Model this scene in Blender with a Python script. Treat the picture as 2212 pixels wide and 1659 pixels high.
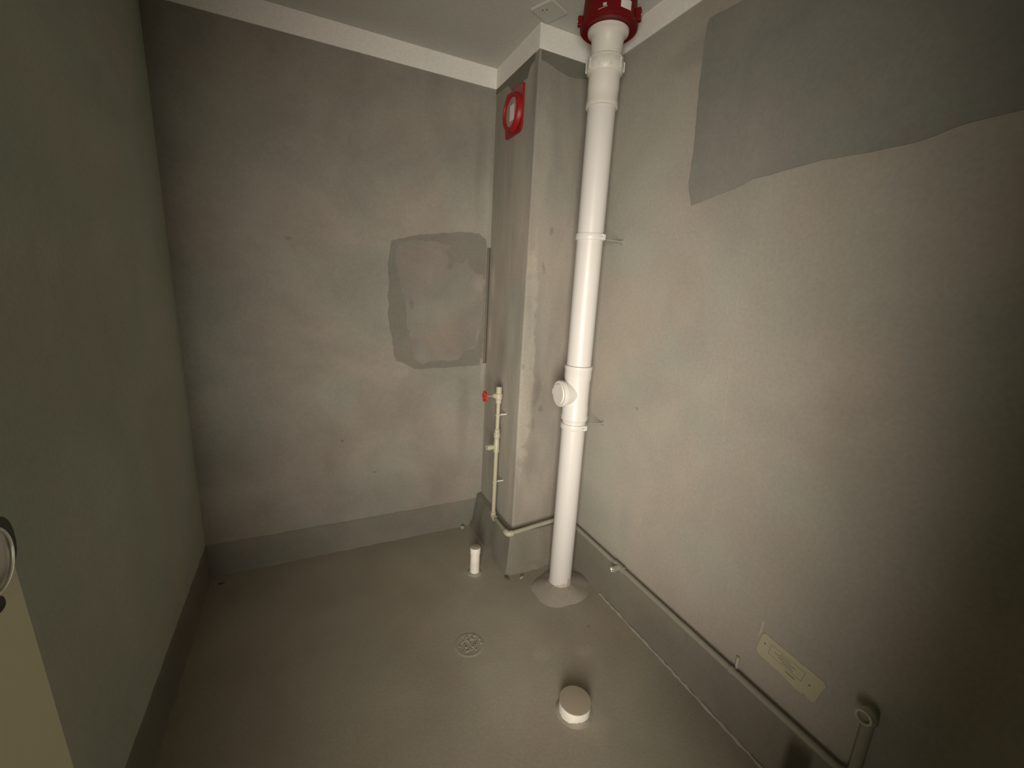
import bpy, bmesh, math, random
from mathutils import Vector, Matrix
random.seed(7)
for o in list(bpy.data.objects):
    bpy.data.objects.remove(o)
SC = bpy.context.scene
COL = SC.collection
PI = math.pi

# ------------------------------------------------------------------ camera
CAMZ = 1.4576
cd = bpy.data.cameras.new('camera')
cam = bpy.data.objects.new('camera', cd)
COL.objects.link(cam)
right = Vector((0.90108788, -0.43051127, 0.05196801))
down = Vector((-0.05033264, -0.22286872, -0.97354823))
fwd = Vector((0.43070553, 0.87463683, -0.22249307))
m3 = Matrix((right, -down, -fwd)).transposed()
cam.matrix_world = Matrix.Translation((0, 0, CAMZ)) @ m3.to_4x4()
cd.sensor_fit = 'HORIZONTAL'
cd.sensor_width = 36
cd.lens = 14.910
cd.clip_start = 0.02
SC.camera = cam

# ------------------------------------------------------------------ world: faint light of the adjoining room
w = bpy.data.worlds.new('world')
SC.world = w
w.use_nodes = True
bg = w.node_tree.nodes['Background']
bg.inputs[0].default_value = (1.0, 0.93, 0.80, 1)
bg.inputs[1].default_value = 0.006

# ------------------------------------------------------------------ soft hall light entering by the doorway behind the photographer
ld = bpy.data.lights.new('hall_light', 'AREA')
ld.shape = 'RECTANGLE'
ld.size = 0.46
ld.size_y = 1.45
ld.energy = 21.5
ld.spread = math.radians(88)
ld.color = (1.0, 0.925, 0.82)
lt = bpy.data.objects.new('hall_light', ld)
COL.objects.link(lt)
LPOS = Vector((-0.20, -0.30, 1.10))
LAZ, LEL = math.radians(33.5), math.radians(-0.5)
lt.location = LPOS
lt.rotation_euler = Vector((math.sin(LAZ) * math.cos(LEL), math.cos(LAZ) * math.cos(LEL), math.sin(LEL))).to_track_quat('-Z', 'Y').to_euler()

vs = SC.view_settings
vs.view_transform = 'Standard'
vs.look = 'None'
vs.gamma = 1
vs.use_curve_mapping = False
vs.exposure = 0.0

# ------------------------------------------------------------------ measures (metres)
XL, XR, YB, YF = -0.491, 1.254, 2.250, -0.03
ZC = 2.5196
ZB = 2.4281
XD, YD = 0.933, 1.802

# ------------------------------------------------------------------ materials
def new_mat(name):
    m = bpy.data.materials.new(name)
    m.use_nodes = True
    nt = m.node_tree
    return m, nt, nt.nodes['Principled BSDF']

def lin(c):
    return (c[0], c[1], c[2], 1)

def plain(name, col, rough=0.5, metal=0.0, vary=0.06, scale=40, bump=0.0, spec=0.5, trans=0.0, alpha=1.0):
    m, nt, b = new_mat(name)
    N, L = nt.nodes, nt.links
    tc = N.new('ShaderNodeTexCoord')
    nz = N.new('ShaderNodeTexNoise')
    nz.inputs['Scale'].default_value = scale
    nz.inputs['Detail'].default_value = 4
    L.new(tc.outputs['Object'], nz.inputs['Vector'])
    mx = N.new('ShaderNodeMix')
    mx.data_type = 'RGBA'
    mx.inputs[6].default_value = lin([c * (1 - vary) for c in col])
    mx.inputs[7].default_value = lin([min(1, c * (1 + vary)) for c in col])
    L.new(nz.outputs[0], mx.inputs[0])
    L.new(mx.outputs[2], b.inputs['Base Color'])
    b.inputs['Roughness'].default_value = rough
    b.inputs['Metallic'].default_value = metal
    b.inputs['Specular IOR Level'].default_value = spec
    b.inputs['Transmission Weight'].default_value = trans
    b.inputs['Alpha'].default_value = alpha
    if bump:
        bp = N.new('ShaderNodeBump')
        bp.inputs['Strength'].default_value = bump
        bp.inputs['Distance'].default_value = 0.003
        L.new(nz.outputs[0], bp.inputs['Height'])
        L.new(bp.outputs[0], b.inputs['Normal'])
    return m

def cement(name, col, mottle=0.16, hue=0.05, stretch=(1, 1, 1), rough=0.85, bump=0.25, spots=(), scale=2.6):
    """trowelled cement: large cloudy mottling, a hue drift, fine grain, and shaped spots for stains and painted-in brightness"""
    m, nt, b = new_mat(name)
    N, L = nt.nodes, nt.links
    geo = N.new('ShaderNodeNewGeometry')
    mp = N.new('ShaderNodeMapping')
    mp.inputs['Scale'].default_value = stretch
    L.new(geo.outputs['Position'], mp.inputs['Vector'])
    n1 = N.new('ShaderNodeTexNoise')
    n1.inputs['Scale'].default_value = scale
    n1.inputs['Detail'].default_value = 5
    n1.inputs['Roughness'].default_value = 0.55
    n1.inputs['Distortion'].default_value = 0.4
    L.new(mp.outputs[0], n1.inputs['Vector'])
    n2 = N.new('ShaderNodeTexNoise')
    n2.inputs['Scale'].default_value = scale * 0.9
    n2.inputs['Detail'].default_value = 2
    L.new(geo.outputs['Position'], n2.inputs['Vector'])
    n3 = N.new('ShaderNodeTexNoise')
    n3.inputs['Scale'].default_value = 90
    n3.inputs['Detail'].default_value = 6
    L.new(geo.outputs['Position'], n3.inputs['Vector'])
    mx = N.new('ShaderNodeMix')
    mx.data_type = 'RGBA'
    mx.inputs[6].default_value = lin([c * (1 - mottle) for c in col])
    mx.inputs[7].default_value = lin([c * (1 + mottle) for c in col])
    cr = N.new('ShaderNodeMapRange')
    cr.inputs[1].default_value = 0.30
    cr.inputs[2].default_value = 0.70
    L.new(n1.outputs[0], cr.inputs[0])
    L.new(cr.outputs[0], mx.inputs[0])
    hx = N.new('ShaderNodeMix')
    hx.data_type = 'RGBA'
    hx.blend_type = 'MULTIPLY'
    hx.inputs[0].default_value = 1.0
    ramp = N.new('ShaderNodeMix')
    ramp.data_type = 'RGBA'
    ramp.inputs[6].default_value = (1 + hue, 1.0, 1 - hue * 0.2, 1)
    ramp.inputs[7].default_value = (1 - hue * 0.6, 1 + hue * 0.15, 1.0, 1)
    hr = N.new('ShaderNodeMapRange')
    hr.inputs[1].default_value = 0.38
    hr.inputs[2].default_value = 0.62
    L.new(n2.outputs[0], hr.inputs[0])
    L.new(hr.outputs[0], ramp.inputs[0])
    L.new(mx.outputs[2], hx.inputs[6])
    L.new(ramp.outputs[2], hx.inputs[7])
    last = hx.outputs[2]
    # warped position shared by all the spots
    wn = N.new('ShaderNodeTexNoise')
    wn.inputs['Scale'].default_value = 14
    wn.inputs['Detail'].default_value = 4
    L.new(geo.outputs['Position'], wn.inputs['Vector'])
    ws = N.new('ShaderNodeVectorMath')
    ws.operation = 'SUBTRACT'
    ws.inputs[1].default_value = (0.5, 0.5, 0.5)
    L.new(wn.outputs['Color'], ws.inputs[0])
    for c, r, f, soft, warp in spots:
        wm = N.new('ShaderNodeVectorMath')
        wm.operation = 'MULTIPLY_ADD'
        wm.inputs[1].default_value = (warp, warp, warp)
        L.new(ws.outputs[0], wm.inputs[0])
        L.new(geo.outputs['Position'], wm.inputs[2])
        sb = N.new('ShaderNodeVectorMath')
        sb.operation = 'SUBTRACT'
        sb.inputs[1].default_value = c
        L.new(wm.outputs[0], sb.inputs[0])
        dv = N.new('ShaderNodeVectorMath')
        dv.operation = 'DIVIDE'
        dv.inputs[1].default_value = r
        L.new(sb.outputs[0], dv.inputs[0])
        ln = N.new('ShaderNodeVectorMath')
        ln.operation = 'LENGTH'
        L.new(dv.outputs[0], ln.inputs[0])
        mr = N.new('ShaderNodeMapRange')
        mr.interpolation_type = 'SMOOTHSTEP'
        mr.inputs[1].default_value = 1.0
        mr.inputs[2].default_value = 1.0 - soft
        L.new(ln.outputs[1], mr.inputs[0])
        sm = N.new('ShaderNodeMix')
        sm.data_type = 'RGBA'
        sm.blend_type = 'MULTIPLY'
        fc = f if isinstance(f, tuple) else (f, f, f)
        sm.inputs[7].default_value = lin(fc)
        sm.clamp_result = False
        L.new(mr.outputs[0], sm.inputs[0])
        L.new(last, sm.inputs[6])
        last = sm.outputs[2]
    gx = N.new('ShaderNodeMix')
    gx.data_type = 'RGBA'
    gx.blend_type = 'MULTIPLY'
    gx.inputs[0].default_value = 1.0
    gm = N.new('ShaderNodeMapRange')
    gm.inputs[1].default_value = 0.3
    gm.inputs[2].default_value = 0.7
    gm.inputs[3].default_value = 0.94
    gm.inputs[4].default_value = 1.05
    L.new(n3.outputs[0], gm.inputs[0])
    L.new(last, gx.inputs[6])
    L.new(gm.outputs[0], gx.inputs[7])
    L.new(gx.outputs[2], b.inputs['Base Color'])
    b.inputs['Roughness'].default_value = rough
    b.inputs['Specular IOR Level'].default_value = 0.25
    bp = N.new('ShaderNodeBump')
    bp.inputs['Strength'].default_value = bump
    bp.inputs['Distance'].default_value = 0.002
    ad = N.new('ShaderNodeMath')
    ad.operation = 'MULTIPLY_ADD'
    ad.inputs[1].default_value = 3.0
    L.new(n1.outputs[0], ad.inputs[0])
    L.new(n3.outputs[0], ad.inputs[2])
    L.new(ad.outputs[0], bp.inputs['Height'])
    L.new(bp.outputs[0], b.inputs['Normal'])
    return m

WALLC = (0.310, 0.287, 0.242)
M = {}
M['wall_back'] = cement('cement_back', (0.245, 0.226, 0.190), spots=[
    ((0.85, YB, 2.07), (0.030, 0.5, 0.42), 0.90, 0.9, 0.03),
    ((0.905, YB, 2.00), (0.028, 0.5, 0.42), 1.12, 0.9, 0.03),
    ((0.80, YB, 0.72), (0.055, 0.5, 0.36), 0.86, 0.8, 0.05),
    ((0.915, YB, 0.95), (0.020, 0.5, 0.12), 1.25, 0.8, 0.03),
    ((0.14, YB, 0.63), (0.012, 0.2, 0.012), 0.72, 0.8, 0.01),
    ((0.30, YB, 0.43), (0.014, 0.2, 0.010), 0.75, 0.8, 0.01),
    ((-0.05, YB, 1.62), (0.020, 0.2, 0.014), 0.78, 0.8, 0.02),
    ((0.62, YB, 0.50), (0.30, 0.5, 0.25), 1.06, 0.9, 0.1)])
M['wall_left'] = cement('cement_left', (0.400, 0.420, 0.355), mottle=0.10)
M['wall_right'] = cement('cement_right', WALLC, mottle=0.10, spots=[
    ((XR, 1.22, 2.28), (0.5, 0.22, 0.07), 0.86, 0.7, 0.06),
    ((XR, 1.33, 0.98), (0.2, 0.010, 0.010), 0.70, 0.7, 0.01),
    ((XR, 0.95, 0.30), (0.3, 0.25, 0.10), 0.94, 0.9, 0.05),
    ((XR, 1.32, 0.45), (0.3, 0.06, 0.16), 0.93, 0.9, 0.05)])
M['chase'] = cement('cement_chase', (0.232, 0.213, 0.178), mottle=0.20, stretch=(2.2, 2.2, 0.55), spots=[
    ((XD, 2.10, 1.2), (0.006, 0.32, 2.4), 1.24, 0.15, 0.0),  # whole left face lightened in the colour to make up for weak light
    ((0.962, YD + 0.004, 1.10), (0.052, 0.012, 0.72), 1.26, 0.30, 0.03),
    ((0.975, YD, 2.02), (0.075, 0.012, 0.30), 1.14, 0.6, 0.04),
    ((1.03, YD, 0.95), (0.028, 0.10, 0.14), 0.76, 0.9, 0.05),
    ((1.05, YD, 1.72), (0.014, 0.10, 0.030), 0.74, 0.9, 0.02),
    ((1.02, YD, 1.55), (0.012, 0.10, 0.040), 0.78, 0.9, 0.03),
    ((1.06, YD, 0.86), (0.020, 0.10, 0.030), 0.78, 0.9, 0.03),
    ((1.02, YD, 0.78), (0.015, 0.10, 0.060), 0.80, 0.9, 0.03),
    ((1.02, YD, 0.60), (0.050, 0.10, 0.20), 0.90, 0.9, 0.06),
    ((0.93, 2.20, 1.48), (0.02, 0.040, 0.12), 1.28, 0.8, 0.03),
    ((0.93, 2.21, 1.18), (0.02, 0.025, 0.14), 1.22, 0.8, 0.03),
    ((0.93, 2.06, 1.15), (0.02, 0.060, 0.20), 0.86, 0.9, 0.05),
    ((0.93, 2.12, 0.55), (0.02, 0.05, 0.30), 0.90, 0.9, 0.05)])
M['floor'] = cement('cement_floor', (0.292, 0.262, 0.204), mottle=0.12, hue=0.03, rough=0.70, scale=2.2, spots=[
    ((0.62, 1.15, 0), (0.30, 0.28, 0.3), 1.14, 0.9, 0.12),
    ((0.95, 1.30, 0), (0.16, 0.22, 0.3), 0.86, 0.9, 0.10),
    ((0.80, 1.22, 0), (0.05, 0.05, 0.3), 1.14, 0.8, 0.04),
    ((0.98, 1.16, 0), (0.06, 0.04, 0.3), 1.12, 0.8, 0.05),
    ((0.72, 1.80, 0), (0.09, 0.07, 0.3), 1.18, 0.9, 0.05),
    ((0.82, 0.90, 0), (0.10, 0.08, 0.3), 1.14, 0.9, 0.05),
    ((1.07, 1.27, 0), (0.006, 0.006, 0.3), 0.55, 0.6, 0.004),
    ((-0.43, 2.17, 0), (0.022, 0.014, 0.3), 0.30, 0.8, 0.02)])
M['skirting'] = cement('cement_skirting', (0.176, 0.163, 0.131), mottle=0.12, rough=0.75)
M['mortar'] = cement('cement_mortar', (0.305, 0.283, 0.236), mottle=0.12, bump=0.5)
M['patch'] = cement('cement_patch', (0.166, 0.154, 0.127), mottle=0.12)
M['patch_light'] = cement('cement_patch_skim', (0.192, 0.175, 0.149), mottle=0.14, scale=4, spots=[
    ((0.715, YB, 1.60), (0.055, 0.1, 0.055), 0.82, 0.9, 0.06),
    ((0.70, YB, 1.55), (0.025, 0.1, 0.030), 0.84, 0.9, 0.03),
    ((0.86, YB, 1.46), (0.050, 0.1, 0.060), 1.16, 0.8, 0.05),
    ((0.555, YB, 1.09), (0.055, 0.1, 0.075), (1.10, 1.16, 1.16), 0.8, 0.04),
    ((0.875, YB, 1.17), (0.020, 0.1, 0.07), 1.20, 0.9, 0.03),
    ((0.50, YB, 1.34), (0.020, 0.1, 0.05), 0.84, 0.9, 0.03),
    ((0.66, YB, 1.20), (0.16, 0.1, 0.16), (1.05, 0.99, 0.94), 0.9, 0.05)])
M['patch_right'] = cement('cement_patch_right', (0.208, 0.202, 0.176), mottle=0.12, scale=3)
M['strip'] = cement('cement_raw_strip', (0.150, 0.141, 0.110), mottle=0.14, bump=0.6)
M['white'] = cement('ceiling_white', (0.740, 0.710, 0.655), mottle=0.03, hue=0.02, rough=0.8, bump=0.05)
M['ceiling'] = cement('ceiling_paint', (0.500, 0.490, 0.440), mottle=0.03, hue=0.02, rough=0.8, bump=0.05)
M['pvc'] = plain('pvc_white', (0.560, 0.535, 0.500), 0.38, spec=0.4, vary=0.03, scale=8)
M['pvc_cream'] = plain('pvc_cream', (0.590, 0.560, 0.500), 0.42, vary=0.04, scale=10)
M['pvc_dirty'] = plain('pvc_dirty', (0.780, 0.730, 0.640), 0.5, vary=0.22, scale=22)
M['tape'] = plain('brown_tape', (0.330, 0.275, 0.205), 0.5, vary=0.07, scale=20)
M['smear'] = plain('cement_smear', (0.420, 0.370, 0.300), 0.85, vary=0.2, scale=60, bump=0.3)
M['ppr'] = plain('ppr_cream', (0.400, 0.370, 0.265), 0.45, vary=0.06, scale=18)
M['ppr_dusty'] = plain('ppr_dusty', (0.245, 0.230, 0.178), 0.6, vary=0.12, scale=24)
M['ppr_run'] = plain('ppr_greyed', (0.300, 0.285, 0.210), 0.55, vary=0.18, scale=30)
M['brass'] = plain('nickel_brass', (0.800, 0.800, 0.720), 0.22, metal=0.85, vary=0.05)
M['red'] = plain('red_plastic', (0.270, 0.008, 0.007), 0.38, vary=0.14, scale=16)
M['red_dark'] = plain('red_sleeve', (0.128, 0.0015, 0.0020), 0.5, spec=0.25, vary=0.15, scale=16)
M['red_wheel'] = plain('red_handwheel', (0.440, 0.030, 0.026), 0.45, vary=0.1)
M['film'] = plain('dusty_film', (0.330, 0.235, 0.210), 0.35, vary=0.18, scale=14)
M['label'] = plain('white_label', (0.640, 0.600, 0.560), 0.6, vary=0.03)
M['label_grey'] = plain('grey_label', (0.420, 0.360, 0.350), 0.6, vary=0.05)
M['metal'] = plain('zinc_rod', (0.420, 0.400, 0.340), 0.4, metal=0.6)
M['dark'] = plain('dark_void', (0.030, 0.026, 0.018), 0.8)
M['groove'] = plain('groove_brown', (0.135, 0.118, 0.095), 0.85, vary=0.1)
M['card'] = plain('cream_card', (0.420, 0.380, 0.260), 0.6, vary=0.06, scale=14)
M['ink'] = plain('faded_ink', (0.215, 0.195, 0.130), 0.7)
M['plate'] = plain('cover_plate', (0.480, 0.480, 0.420), 0.5, vary=0.02)
M['door'] = plain('door_laminate', (0.690, 0.645, 0.460), 0.45, vary=0.05, scale=6)
M['chrome'] = plain('brushed_chrome', (0.640, 0.620, 0.540), 0.24, metal=1.0, vary=0.03)
M['chrome_rim'] = plain('bright_rim', (0.820, 0.800, 0.700), 0.30, metal=0.7, vary=0.02)
M['black'] = plain('black_plastic_shadow', (0.020, 0.017, 0.014), 0.5)
M['rust'] = plain('brown_chip', (0.130, 0.070, 0.038), 0.8, vary=0.2)

# ------------------------------------------------------------------ builders
def thing(name, label, cat, loc, group=None):
    o = bpy.data.objects.new(name, None)
    COL.objects.link(o)
    o.location = loc
    o.empty_display_size = 0.05
    o['label'] = label
    o['category'] = cat
    if group:
        o['group'] = group
    return o

def wloc(o):
    v = Vector((0, 0, 0))
    while o:
        v += o.location
        o = o.parent
    return v

def obj(name, bm, mat, parent=None, smooth=False, label=None, cat=None, kind=None, group=None, origin=None, mats=None):
    bmesh.ops.recalc_face_normals(bm, faces=bm.faces[:])
    if parent is not None:
        off = wloc(parent)
        loc = Vector((0, 0, 0))
    else:
        if origin is None:
            xs = [v.co for v in bm.verts]
            mn = Vector([min(c[i] for c in xs) for i in range(3)])
            mxx = Vector([max(c[i] for c in xs) for i in range(3)])
            origin = Vector(((mn.x + mxx.x) / 2, (mn.y + mxx.y) / 2, mn.z))
        off = Vector(origin)
        loc = off
    bmesh.ops.translate(bm, verts=bm.verts[:], vec=-off)
    me = bpy.data.meshes.new(name)
    bm.to_mesh(me)
    bm.free()
    for mm in (mats or [mat]):
        me.materials.append(M[mm])
    if smooth:
        for p in me.polygons:
            p.use_smooth = True
        try:
            me.set_sharp_from_angle(angle=math.radians(38))
        except Exception:
            pass
    o = bpy.data.objects.new(name, me)
    COL.objects.link(o)
    o.location = loc
    if parent is not None:
        o.parent = parent
    if label:
        o['label'] = label
    if cat:
        o['category'] = cat
    if kind:
        o['kind'] = kind
    if group:
        o['group'] = group
    return o

def add_box(bm, a, b, bevel=0.0):
    x0, y0, z0 = a
    x1, y1, z1 = b
    vs_ = [bm.verts.new(c) for c in ((x0, y0, z0), (x1, y0, z0), (x1, y1, z0), (x0, y1, z0), (x0, y0, z1), (x1, y0, z1), (x1, y1, z1), (x0, y1, z1))]
    fs = [bm.faces.new([vs_[i] for i in q]) for q in ((0, 3, 2, 1), (4, 5, 6, 7), (0, 1, 5, 4), (1, 2, 6, 5), (2, 3, 7, 6), (3, 0, 4, 7))]
    if bevel:
        es = list({e for f in fs for e in f.edges})
        bmesh.ops.bevel(bm, geom=es, offset=bevel, segments=2, affect='EDGES', profile=0.5)

def frame(axis):
    a = Vector(axis).normalized()
    h = Vector((0, 0, 1)) if abs(a.z) < 0.9 else Vector((1, 0, 0))
    u = h.cross(a).normalized()
    return a, u, a.cross(u)

def add_lathe(bm, org, axis, prof, seg=40, cap0=True, cap1=True):
    """prof: (distance along axis, radius)"""
    a, u, v = frame(axis)
    org = Vector(org)
    rings = []
    for t, r in prof:
        rings.append([bm.verts.new(org + a * t + (u * math.cos(k * 2 * PI / seg) + v * math.sin(k * 2 * PI / seg)) * r) for k in range(seg)])
    for i in range(len(rings) - 1):
        for k in range(seg):
            bm.faces.new((rings[i][k], rings[i][(k + 1) % seg], rings[i + 1][(k + 1) % seg], rings[i + 1][k]))
    if cap0:
        bm.faces.new(rings[0][::-1])
    if cap1:
        bm.faces.new(rings[-1])

def add_tube(bm, pts, r, seg=16):
    pts = [Vector(p) for p in pts]
    rings = []
    prev = None
    for i, p in enumerate(pts):
        d = (pts[min(i + 1, len(pts) - 1)] - pts[max(i - 1, 0)]).normalized()
        if prev is None:
            _, u, _ = frame(d)
        else:
            u = (prev - d * prev.dot(d)).normalized()
        prev = u
        v = d.cross(u)
        rr = r[i] if isinstance(r, (list, tuple)) else r
        rings.append([bm.verts.new(p + (u * math.cos(k * 2 * PI / seg) + v * math.sin(k * 2 * PI / seg)) * rr) for k in range(seg)])
    for i in range(len(rings) - 1):
        for k in range(seg):
            bm.faces.new((rings[i][k], rings[i][(k + 1) % seg], rings[i + 1][(k + 1) % seg], rings[i + 1][k]))
    bm.faces.new(rings[0][::-1])
    bm.faces.new(rings[-1])

def lathe(name, org, axis, prof, mat, parent, seg=40, **k):
    bm = bmesh.new()
    add_lathe(bm, org, axis, prof, seg)
    return obj(name, bm, mat, parent, smooth=True, **k)

def tube(name, pts, r, mat, parent, seg=16, **k):
    bm = bmesh.new()
    add_tube(bm, pts, r, seg)
    return obj(name, bm, mat, parent, smooth=True, **k)

def box(name, a, b, mat, parent=None, bevel=0.0, **k):
    bm = bmesh.new()
    add_box(bm, a, b, bevel)
    return obj(name, bm, mat, parent, **k)

def add_slab(bm, pts, d):
    """polygon pts (3D) extruded by vector d"""
    d = Vector(d)
    f0 = [bm.verts.new(p) for p in pts]
    f1 = [bm.verts.new(Vector(p) + d) for p in pts]
    bm.faces.new(f0[::-1])
    bm.faces.new(f1)
    n = len(pts)
    for i in range(n):
        bm.faces.new((f0[i], f0[(i + 1) % n], f1[(i + 1) % n], f1[i]))

def ragged(pts, step=0.02, amp=0.004, rng=random):
    """outline with uneven trowelled edges (2D points)"""
    out = []
    n = len(pts)
    for i in range(n):
        a, b = Vector(pts[i]), Vector(pts[(i + 1) % n])
        l = (b - a).length
        k = max(1, int(l / step))
        for j in range(k):
            p = a.lerp(b, j / k)
            nrm = Vector((-(b - a).y, (b - a).x)).normalized()
            out.append(p + nrm * rng.uniform(-amp, amp) * (0.4 if j == 0 else 1))
    return out

# ------------------------------------------------------------------ the room
T = 0.12
box('floor', (XL - T, YF - T - 0.6, -T), (XR + T, YB + T, 0), 'floor', kind='structure')
box('ceiling', (XL - T, YF - T - 0.6, ZC), (XR + T, YB + T, ZC + T), 'ceiling', kind='structure')
box('wall_left', (XL - T, YF - T, 0), (XL, YB + T, ZC), 'wall_left', kind='structure')
wr = box('wall_right', (XR, YF - T, 0), (XR + T, YB + T, ZC), 'wall_right', kind='structure')

# back wall with the narrow chased groove in the corner beside the pipe chase
bm = bmesh.new()
gx0, gx1, gz0, gz1, gd = 0.9130, XD, 1.020, 1.660, 0.016
def quad(bm, *c):
    bm.faces.new([bm.verts.new(p) for p in c])
def yq(x0, x1, z0, z1, y):
    quad(bm, (x0, y, z0), (x1, y, z0), (x1, y, z1), (x0, y, z1))
yq(XL, gx0, 0, ZC, YB)
yq(gx0, XR, 0, gz0, YB)
yq(gx0, XR, gz1, ZC, YB)
yq(gx1, XR, gz0, gz1, YB)
gw0 = len(bm.faces)
yq(gx0, gx1, gz0, gz1, YB + gd)
quad(bm, (gx0, YB, gz0), (gx0, YB + gd, gz0), (gx0, YB + gd, gz1), (gx0, YB, gz1))
quad(bm, (gx1, YB, gz0), (gx1, YB + gd, gz0), (gx1, YB + gd, gz1), (gx1, YB, gz1))
quad(bm, (gx0, YB, gz0), (gx1, YB, gz0), (gx1, YB + gd, gz0), (gx0, YB + gd, gz0))
quad(bm, (gx0, YB, gz1), (gx1, YB, gz1), (gx1, YB + gd, gz1), (gx0, YB + gd, gz1))
for f in bm.faces:
    f.material_index = 0
bm.faces.ensure_lookup_table()
for f in bm.faces[gw0:]:
    f.material_index = 1
add_box(bm, (XL, YB + 0.03, 0), (XR, YB + T, ZC))
wb = obj('wall_back', bm, None, kind='structure', mats=['wall_back', 'groove'])

# rear wall with the doorway the photographer stands in
bm = bmesh.new()
add_box(bm, (XL, YF - T, 0), (-0.455, YF, ZC))
add_box(bm, (0.25, YF - T, 0), (XR, YF, ZC))
add_box(bm, (-0.455, YF - T, 2.08), (0.25, YF, ZC))
obj('wall_rear', bm, 'wall_left', kind='structure')

# boxed pipe chase in the far corner (slightly rounded arris)
bm = bmesh.new()
rr = 0.010
prof = [(XD, YB)]
for k in range(6):
    a = PI + k * PI / 10
    prof.append((XD + rr + rr * math.cos(a), YD + rr + rr * math.sin(a)))
prof.append((XR, YD))
zs = [0, ZC]
rows = [[bm.verts.new((x, y, z)) for x, y in prof] for z in zs]
for i in range(len(prof) - 1):
    bm.faces.new((rows[0][i], rows[0][i + 1], rows[1][i + 1], rows[1][i]))
chase = obj('wall_chase', bm, 'chase', smooth=True, kind='structure')

# white painted band under the ceiling, one trim for each wall face
th = 0.004
def trim(n, a, b):
    box('trim_%d' % n, a, b, 'white', kind='structure')
trim(1, (XL, YB - th, ZB), (XD, YB, ZC))
trim(2, (XD - th, YD - th, ZB), (XD, YB - th, ZC))
trim(3, (XD, YD - th, ZB), (XR - th, YD, ZC))
trim(4, (XR - th, YF, ZB), (XR, YD, ZC))
trim(5, (XL, YF, ZB), (XL + th, YB - th, ZC))

# rough cement skirting, its top and foot uneven
def skirting(name, p0, p1, inward, top, foot, h, n=40, amp=0.004):
    rng = random.Random(name)
    bm = bmesh.new()
    p0, p1, inward = Vector(p0), Vector(p1), Vector(inward)
    rows = []
    for i in range(n + 1):
        p = p0.lerp(p1, i / n)
        ja = rng.uniform(-amp, amp)
        jb = rng.uniform(-amp, amp)
        hh = h + rng.uniform(-amp, amp) * 0.7
        pr = [p + Vector((0, 0, hh)), p + inward * (top + ja * 0.3) + Vector((0, 0, hh - 0.006)),
              p + inward * (top * 0.5 + foot * 0.5) + Vector((0, 0, hh * 0.5)),
              p + inward * (foot * 0.92) + Vector((0, 0, 0.012)),
              p + inward * (foot + jb + 0.005) + Vector((0, 0, 0.0))]
        rows.append([bm.verts.new(c) for c in pr])
    for i in range(n):
        for k in range(len(rows[0]) - 1):
            bm.faces.new((rows[i][k], rows[i][k + 1], rows[i + 1][k + 1], rows[i + 1][k]))
    return bm
obj('baseboard_back', skirting('a', (XL, YB, 0), (XD, YB, 0), (0, -1, 0), 0.006, 0.014, 0.166), 'skirting', smooth=True, kind='structure')
obj('baseboard_left', skirting('b', (XL, YF, 0), (XL, YB, 0), (1, 0, 0), 0.006, 0.012, 0.165), 'skirting', smooth=True, kind='structure')
obj('baseboard_right', skirting('c', (XR, YF, 0), (XR, YD, 0), (-1, 0, 0), 0.003, 0.004, 0.232, n=60, amp=0.003), 'skirting', smooth=True, kind='structure')
# thicker mortar footing wrapped round the chase corner
bm = bmesh.new()
rng = random.Random(5)
path = []
for i in range(15):
    path.append((XD, YB + (YD - YB) * i / 14, Vector((-1, 0, 0))))
path[-1] = (XD, YD, Vector((-1, -1.25, 0)))
for i in range(1, 13):
    path.append((XD + (XR - XD) * i / 12, YD, Vector((0, -1.25, 0))))
rows = []
for x, y, inn in path:
    p = Vector((x, y, 0))
    j = rng.uniform(-0.004, 0.004)
    j2 = rng.uniform(-0.006, 0.006)
    rows.append([bm.verts.new(c) for c in (p + Vector((0, 0, 0.205)), p + inn * (0.026 + j * 0.4) + Vector((0, 0, 0.197)), p + inn * (0.046 + j) + Vector((0, 0, 0.10)),
                 p + inn * (0.056 + j) + Vector((0, 0, 0.035)), p + inn * (0.062 + j2) + Vector((0, 0, 0.024)), p + inn * (0.075 + j2) + Vector((0, 0, 0.0)))])
for i in range(len(rows) - 1):
    for k in range(5):
        bm.faces.new((rows[i][k], rows[i][k + 1], rows[i + 1][k + 1], rows[i + 1][k]))
obj('baseboard_chase', bm, 'skirting', smooth=True, kind='structure')

# thin uneven bead of mortar along the right skirting foot
bm = bmesh.new()
rng = random.Random(11)
pts, rad = [], []
for i in range(80):
    y = 1.42 - i * 0.0175
    pts.append((XR - 0.010 + rng.uniform(-0.002, 0.002), y, 0.001))
    rad.append(rng.uniform(0.003, 0.0085))
add_tube(bm, pts, rad, 8)
obj('mortar_bead', bm, 'mortar', bpy.data.objects['baseboard_right'], smooth=True)

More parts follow.
